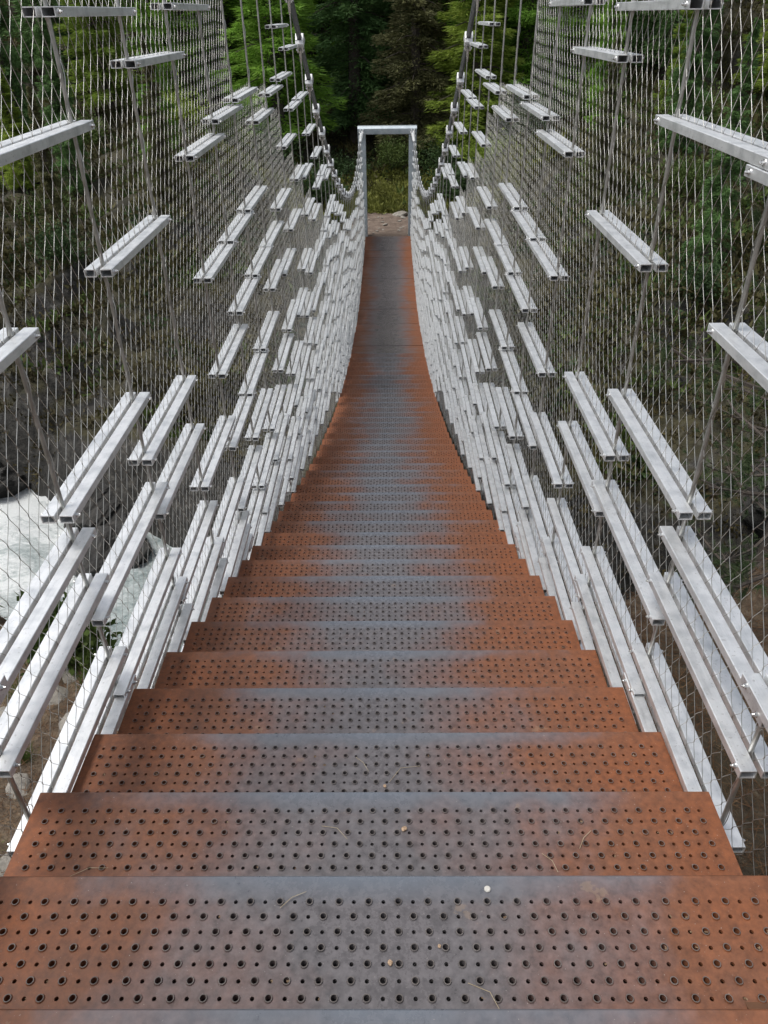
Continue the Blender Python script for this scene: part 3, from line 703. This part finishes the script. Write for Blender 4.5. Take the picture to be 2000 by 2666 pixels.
# stone pine close on the right
def tuft(seed):
    rg = np.random.default_rng(seed); n = 46
    D = rg.normal(size=(n, 3)) * .55 + np.array([1.0, 0, .15]); P = np.stack([rg.random(n) * .05, rg.normal(size=n) * .004, rg.normal(size=n) * .004], 1)
    return sprays(P, D, .055 + .035 * rg.random(n), np.full(n, .0040))
def stone_pine(seed, H, nb, R):
    rg = np.random.default_rng(seed); TF = [tuft(k) for k in range(4)]; Vs = []; Fs = []; n = 0; limb = MB()
    limb.tube([(0, 0, -.5), (.05, 0, H * .4), (0, .05, H * .75), (0, 0, H)], [.16, .12, .06, .015], 9)
    for k in range(nb):
        t = .05 + .93 * (k + rg.random()) / nb; az = rg.random() * 6.283; L = R * (1 - t * .75) * (.6 + .5 * rg.random()); z0 = t * H
        cx, sx = math.cos(az), math.sin(az); pts = []
        for q in np.linspace(0, 1, 5): pts.append(Vector((cx * L * q, sx * L * q, z0 - .12 * L * q + .30 * L * q * q)) + Vector(rg.normal(size=3) * .03 * q))
        limb.tube(pts, [.03, .024, .018, .013, .008], 5, False)
        for _ in range(int(17 * L)):
            q = .25 + .75 * rg.random() ** .6; i = min(3, int(q * 4)); base = pts[i].lerp(pts[i + 1], q * 4 - i)
            off = Vector((rg.normal() * .16, rg.normal() * .16, rg.normal() * .07)) * (1.1 - .5 * q) * L * .8
            d = (Vector((cx, sx, .25)) + off.normalized() * .9 + Vector(rg.normal(size=3) * .3)).normalized()
            V, F = TF[int(rg.integers(4))]; rot = np.array(d.to_track_quat('X', 'Z').to_matrix()); tip = base + off
            Vs.append(V @ rot.T * (.85 + .4 * rg.random()) + np.array(tip)); Fs.append(F + n); n += len(V)
            if rg.random() < .6: limb.tube([base, tip], [.005, .0035], 3, False)
    return limb.mesh('pine_trunk', M_BARK, True), mesh_np('pine_crown', np.concatenate(Vs), np.concatenate(Fs), L_PINE)
PT, PC = stone_pine(21, 6.2, 62, 2.1)
for x, y, z0, sc, rot, lab in ((3.25, 4.5, -4.0, .9, .0, 'dark stone pine with long needle tufts close beside the right railing'), (5.0, 7.9, -7.0, .95, 2.3, 'second stone pine farther down the right bank behind the wire net')):
    r = tag(empty('stone_pine_tree', (x, y, float(gz(x, y)) - .1 if z0 is None else max(z0, float(gz(x, y)) - .1))), lab, 'tree', 'stone pines beside the right railing'); r.scale = (sc,) * 3; r.rotation_euler = (0, 0, rot)
    link('trunk', PT, r); link('crown', PC, r)

# heath covering the far banks and slopes
def cover(n, xr, yr, size, leafm, name, cond, m=16, ll=.55, pw=1.25):
    x = RNG.uniform(*xr, n); y = yr[0] + (yr[1] - yr[0]) * RNG.random(n) ** pw; k = cond(x, y); x, y = x[k], y[k]
    z = gz(x, y); P = np.repeat(np.stack([x, y, z], 1), m, 0); N = len(P); sz = np.repeat(size * (.45 + 1.1 * RNG.random(len(x)) ** 1.5), m)
    q = RNG.normal(size=(N, 3)); q /= np.linalg.norm(q, axis=1)[:, None]; q[:, 2] = np.abs(q[:, 2]) * .9
    P = P + q * (sz * RNG.random(N) ** .5)[:, None]
    V, F = sprays(P, q + RNG.normal(size=(N, 3)) * .6 + np.array([0, 0, .5]), sz * ll * (.6 + .8 * RNG.random(N)), sz * ll * .5)
    return tag(link(name, mesh_np(name, V, F, leafm)), kind='stuff')
def cond_far(x, y):
    e = y - yfar(x); pth = (np.abs(x) < 1.4) & (y > 20) & (y < 26.9)
    return (e > 1.6) & (~pth) & (~((np.abs(x) < 1.5) & (y < 25))) & (fbm(x * .35 + 7, y * .35, 3) > -.30)
cover(34000, (-28, 28), (8, 52), .26, L_HEATH, 'heath_cover', lambda x, y: cond_far(x, y) & (y - yfar(x) > 1.3))
cover(14000, (-22, 22), (9, 46), .24, L_SHRUB, 'low_shrub_cover', lambda x, y: cond_far(x, y) & (fbm(x * .5, y * .5 + 40, 3) > .0))
cover(9000, (-16, 16), (7.5, 34), .20, L_DSHRUB, 'moss_cover', lambda x, y: cond_far(x, y) & (fbm(x * .7, y * .7 + 80, 3) > -.05), 12)
cover(5200, (-6, 6), (26.7, 33), .20, L_MOUND, 'mossy_mound', lambda x, y: ~((np.abs(x) < 1.35 - .3 * (y - 26)) & (y < 27.3)) & (fbm(x * .8 + 3, y * .8 + 11, 3) > -.45), 22, pw=1.0)
cover(12000, (-13, 13), (7.2, 18), .13, L_BANK, 'bank_cover', lambda x, y: (y - yfar(x) > .5) & (~((np.abs(x) < 1.5) & (y < 25))) & (fbm(x * .9 + 70, y * .9, 3) > -.16), 14, pw=1.0)

# shrubs as things
def shrub_mesh(seed, leafm, n=2600, L=.085):
    rg = np.random.default_rng(seed); P = []; D = []; st = MB()
    for k in range(16):
        az = rg.random() * 6.28; el = .35 + rg.random() * 1.1; r = .45 + .5 * rg.random(); c = np.array([math.cos(az) * math.cos(el), math.sin(az) * math.cos(el), math.sin(el)]) * r * np.array([1, 1, .85])
        st.tube([(0, 0, -.15), tuple(c * .55), tuple(c)], [.016, .010, .004], 4, False)
        m = n // 16; q = rg.normal(size=(m, 3)) * .17 + c[None] * (.55 + .5 * rg.random((m, 1))); P.append(q); D.append(q * .8 + rg.normal(size=(m, 3)) * .6 + np.array([0, 0, .2]))
    P = np.concatenate(P); P[:, 2] = np.maximum(P[:, 2], -.05); D = np.concatenate(D); N = len(P)
    V, F = leaves(P, D, L * (.6 + .8 * rg.random(N)), L * .45 * (.6 + .8 * rg.random(N)))
    return st.mesh('shrub_stem', M_BARK), mesh_np('shrub_foliage', V, F, leafm)
SH = [shrub_mesh(31, L_SHRUB), shrub_mesh(32, L_DSHRUB), shrub_mesh(33, L_LARCHY), shrub_mesh(34, L_DSHRUB, 3000, .07), shrub_mesh(35, L_MOUND, 3000, .075)]
S = [(1, -2.6, 28.9, 1.6, 'dark bush just left of the gap behind the portal'), (1, 2.4, 29.1, 1.7, 'dark bush just right of the gap behind the portal'),
 (4, -.1, 29.3, .75, 'mossy green mound of leaves at the end of the earth path'), (4, 1.2, 27.9, .5, 'yellow green clump on the right edge of the earth path'), (4, -1.3, 28.2, .5, 'olive clump on the left edge of the earth path'),
 (0, .2, 31.9, 1.2, 'dark thicket seen through the portal opening'), (3, -1.7, 32.2, 1.7, 'tall dark thicket behind the left portal column'), (3, 2.2, 32.2, 1.7, 'tall dark thicket behind the right portal column'),
 (1, -4.2, 31.0, 1.6, 'dark bush below the bright larch left of the portal'), (0, -5.8, 30.0, 1.4, 'leafy bush left of the left cable'), (2, 3.9, 30.8, 1.3, 'bright leafy bush right of the portal'),
 (1, 5.6, 31.0, 1.7, 'dark bush behind the right cable'), (0, 7.5, 30.5, 1.5, 'green bush behind the upper right rods'), (2, -8.0, 31.5, 1.5, 'light green bush behind the upper left rods'),
 (0, -10.5, 29.0, 1.4, 'olive bush on the left slope behind the wire net'), (1, -13.5, 27.0, 1.5, 'dark bush on the left slope behind the wire net'), (0, -9.5, 22.5, 1.1, 'small olive bush half way down the left slope'),
 (2, -11.5, 20.5, .9, 'yellowish bush half way down the left slope'), (1, -8.0, 18.5, 1.0, 'dark low bush above the river rocks on the left'), (0, -14.0, 22.0, 1.2, 'olive bush at the left picture edge'),
 (0, 10.0, 27.5, 1.5, 'olive bush on the right slope behind the wire net'), (1, 12.5, 25.0, 1.6, 'dark bush on the right slope behind the wire net'), (0, 8.0, 21.5, 1.2, 'small bush half way down the right slope'),
 (1, 6.5, 15.5, 1.0, 'dark low bush above the right ravine'), (2, 10.5, 18.5, 1.1, 'yellowish bush half way down the right slope'), (3, 14.5, 20.0, 1.5, 'dark bush at the right picture edge')]
for k, x, y, sc, lab in S:
    r = tag(empty('shrub', (x, y, float(gz(x, y)) - .05)), lab, 'shrub', 'shrubs on the far bank'); r.rotation_euler = (0, 0, random.random() * 6); r.scale = (sc, sc, sc * random.uniform(.75, 1.0))
    link('foliage', SH[k][1], r); link('stem', SH[k][0], r)

# ------------------------------------------------------------------ rocks and stones
def rock_mesh(seed, m, sub=3, flat=.6, amp=.35):
    bm = bmesh.new(); bmesh.ops.create_icosphere(bm, subdivisions=sub, radius=1); rg = np.random.default_rng(seed)
    pl = rg.normal(size=(12, 3)); pl /= np.linalg.norm(pl, axis=1)[:, None]; of = .55 + .35 * rg.random(12)
    P = np.array([v.co for v in bm.verts])
    for q, o in zip(pl, of):
        d = P @ q - o; P = P - np.outer(np.maximum(d, 0) * .92, q)
    f = amp * (.35 * ridge(P[:, 0] * 1.6 + seed + P[:, 2] * .7, P[:, 1] * 1.6 + P[:, 2] * 1.9, 5))
    P = P * (1 + f)[:, None]
    for v, p in zip(bm.verts, P): v.co = (p[0], p[1] * .8, p[2] * flat)
    me = bpy.data.meshes.new('rock'); bm.to_mesh(me); bm.free(); me.materials.append(m); return me
RK = [rock_mesh(k, M_ROCK, 5, .65, .6) for k in range(4)]
for x, y, sc, lab in ((-6.9, 9.1, .55, 'dark wet boulder at the near edge of the white river'), (-4.9, 10.6, .8, 'dark boulder where the river narrows, behind the left rails'), (-7.9, 12.9, .8, 'big dark rock on the far shore at the left picture edge'),
   (-5.4, 11.7, .75, 'dark overhanging rock on the far shore of the river'), (-3.0, 10.2, .7, 'dark rock below the left rails'), (3.2, 9.2, .7, 'dark rock below the right rails'), (4.8, 8.9, .8, 'layered dark rock in the right ravine'), (6.2, 9.6, .9, 'dark rock at the right edge of the ravine'), (-9.5, 14.5, .9, 'rock ledge on the left slope above the water')):
    z = float(gz(x, y)); link_o = tag(link('boulder', RK[random.randrange(4)], None, (x, y, max(z, ZW) + .05 * sc), (random.uniform(-.3, .3), random.uniform(-.3, .3), random.random() * 6), (sc, sc, sc)), lab, 'boulder', 'boulders beside the river')
ST = [rock_mesh(40 + k, M_STONE, 2, .34, .3) for k in range(5)]
rs = random.Random(5)
k = 0
while k < 60:
    x, y = rs.uniform(-3.3, -1.2), rs.uniform(.8, 3.9)
    sc = rs.choice([.05, .06, .08, .10, .12, .14])
    tag(link('stone', ST[rs.randrange(5)], None, (x, y, float(gz(x, y)) + sc * .12), (rs.uniform(-.25, .25), rs.uniform(-.25, .25), rs.random() * 6), (sc, sc, sc)), 'flat grey stone lying on the near bank below the left railing', 'stone', 'flat stones on the near left bank'); k += 1
for k in range(46):
    x, y = rs.uniform(-1.25, 1.25), rs.uniform(24.9, 27.3); sc = rs.choice([.05, .07, .09, .12])
    tag(link('stone', ST[rs.randrange(5)], None, (x, y, float(gz(x, y)) + .03 + sc * .1), (rs.uniform(-.2, .2), rs.uniform(-.2, .2), rs.random() * 6), (sc, sc, sc)), 'pale stone on the earth path behind the portal', 'stone', 'stones on the earth path')
for x, y, sc, lab in ((1.05, 27.3, .40, 'pale flat slab on the right at the end of the earth path'), (.40, 27.1, .34, 'pale slab in the middle at the end of the earth path'), (-1.0, 26.9, .28, 'broken slab on the left edge of the earth path'), (-1.1, 25.6, .28, 'dark split slab beside the left portal column'), (1.2, 26.2, .26, 'broken slab beside the right portal column')):
    tag(link('rock_slab', ST[rs.randrange(5)], None, (x, y, float(gz(x, y)) + .06), (rs.uniform(-.15, .15), rs.uniform(-.15, .15), rs.random() * 6), (sc, sc, sc)), lab, 'rock')

# grass, litter and plants on the near bank
def blades(n, xr, yr, L, W, leafm, name, up, cond=None, spread=.6):
    x = RNG.uniform(*xr, n); y = RNG.uniform(*yr, n)
    if cond is not None: kk = cond(x, y); x, y = x[kk], y[kk]
    N = len(x); P = np.stack([x, y, gz(x, y) + .01 + .012 * RNG.random(N)], 1); D = RNG.normal(size=(N, 3)) * np.array([spread, spread, .12]) + np.array([0, 0, up])
    V, F = sprays(P, D, L * (.5 + RNG.random(N)), np.full(N, W)); return tag(link(name, mesh_np(name, V, F, leafm)), kind='stuff')
bank = lambda x, y: (np.abs(x) > .72) & (y < ybank(x) - .5)
blades(80000, (-3.6, 4.6), (-.3, 5.6), .055, .0038, L_LITTER, 'needle_litter', .06, bank)
blades(6500, (.8, 4.2), (.2, 4.0), .24, .0042, L_LITTER, 'dry_grass', .35, bank)
blades(5000, (-4.2, -.9), (.5, 5.2), .10, .004, L_GRASS, 'short_grass', .8, lambda x, y: bank(x, y) & (fbm(x * 1.6 + 3, y * 1.6, 3) > .16), .35)
# leafy plant with a grass tuft on the bank edge by the river
x, y = -2.0, 3.45; r = tag(empty('leafy_plant', (x, y, float(gz(x, y)))), 'leafy green plant at the bank edge between the left rails and the river', 'plant'); r.scale = (.36, .36, .48)
link('foliage', shrub_mesh(51, L_SHRUB, 1600, .17)[1], r); link('stem', SH[0][0], r)
rg = np.random.default_rng(8); n = 160; P = np.stack([rg.normal(size=n) * .05, rg.normal(size=n) * .05, np.zeros(n)], 1); D = rg.normal(size=(n, 3)) * np.array([.4, .4, .1]) + np.array([0, 0, 1.0]); Vg, Fg = sprays(P, D, .16 + .2 * rg.random(n), np.full(n, .008)); GT = mesh_np('grass_tuft', Vg, Fg, L_GRASS)
for x, y, sc, lab in ((-1.75, 3.2, .8, 'bright grass tuft below the leafy plant on the left bank'), (-2.1, 3.05, .7, 'smaller grass tuft left of the bright one'), (-1.85, 2.5, .4, 'sparse grass tuft among the flat stones')):
    tag(link('grass_tuft', GT, None, (x, y, float(gz(x, y))), (0, 0, random.random() * 6), (sc,) * 3), lab, 'grass tuft')
for k, tl_ in enumerate(('longest dry twig on the brown litter right of the stairs', 'short thin twig near the foot of the stone pine', 'bent twig beside the lowest right rail')):
    x, y = rs.uniform(1.1, 2.6), rs.uniform(1.0, 3.2); z = float(gz(x, y)) + .04; an = rs.random() * 6; L = (.7, .3, .45)[k]; mb = MB()
    mb.tube([(0, 0, 0), (L * .5, rs.uniform(-.05, .05), rs.uniform(.02, .08)), (L, rs.uniform(-.08, .08), rs.uniform(0, .1))], [.008, .006, .003], 5)
    tag(link('twig', mb.mesh('twig', M_BARK), None, (x, y, z), (0, 0, an)), tl_, 'twig', 'twigs on the right bank')

# ------------------------------------------------------------------ small things lying on the treads
tl = sorted(TZ.items())
def on_tread(x, yy):
    for d, z in tl:
        if d >= yy: return Vector((x, yy, z))
M_PALE, _t, _b = mat('pale_pebble', (.55, .53, .48), .7); _n = noise(_t, coords(_t), 3, 4); _t.links.new(ramp(_t, _n, [(.3, (.38, .35, .30)), (.6, (.66, .65, .61))]), _b.inputs['Base Color'])
M_TAN, _t, _b = mat('tan_chip', (.40, .27, .17), .8); _n = noise(_t, coords(_t), 3, 4); _t.links.new(ramp(_t, _n, [(.3, (.28, .17, .10)), (.6, (.50, .36, .24))]), _b.inputs['Base Color'])
mb = MB(); mb.tube([(0, 0, 0), (0, 0, .002), (0, 0, .0034)], [.0055, .0055, .0042], 14); DISC = mb.mesh('disc', M_PALE, True)
tag(link('pale_disc', DISC, None, on_tread(.196, .703) + Vector((0, 0, .0005))), 'small pale round disc on the plain edge of the nearest full tread', 'disc')
PB = [rock_mesh(60 + k, M_TAN, 2, .5, .4) for k in range(2)]
for x, yy, sc, lab in ((.032, .585, .007, 'tan chip sitting in a hole near the middle of the nearest full tread'), (.110, .610, .005, 'small pale chip right of the tan chip'), (.060, .898, .010, 'tan crumb near the middle of the second tread'), (.655, .775, .012, 'dry leaf scrap at the right end of the second tread'), (.02, 1.09, .007, 'dark seed on the third tread')):
    tag(link('chip', PB[random.randrange(2)], None, on_tread(x, yy) + Vector((0, 0, sc * .4)), (0, 0, random.random() * 6), (sc * .7,) * 3), lab, 'chip')
M_STRAW, _t, _b = mat('straw_needle', (.42, .34, .22), .7); _n = noise(_t, coords(_t), 40, 2); _t.links.new(ramp(_t, _n, [(.3, (.34, .26, .15)), (.7, (.52, .45, .32))]), _b.inputs['Base Color'])
for x, yy, L, an, cv, lab in ((.150, .555, .065, -.75, .012, 'pale fallen needle right of the middle on the nearest full tread'), (-.105, .905, .060, -.5, .010, 'curved needle left of the middle on the second tread'), (.40, .855, .05, .9, .004, 'needle on the right half of the second tread'),
    (.325, .845, .045, -1.0, .006, 'needle pointing into a hole on the second tread'), (-.575, .80, .07, .25, .008, 'needle at the left end of the second tread'), (.03, 1.10, .085, .55, .018, 'long curved needle in the middle of the third tread'), (-.05, 1.17, .05, -.9, .004, 'short needle on the third tread left of the long curved one'), (-.15, .67, .05, .6, .004, 'needle left of the middle near the front edge of the nearest full tread')):
    p = on_tread(x, yy); mb = MB(); mb.tube([(0, 0, .0036), (L * .5, cv, .005), (L, 0, .003)], [.0005, .0006, .0004], 4)
    tag(link('fallen_needle', mb.mesh('fallen_needle', M_STRAW), None, p, (0, 0, an)), lab, 'needle', 'needles fallen on the treads')
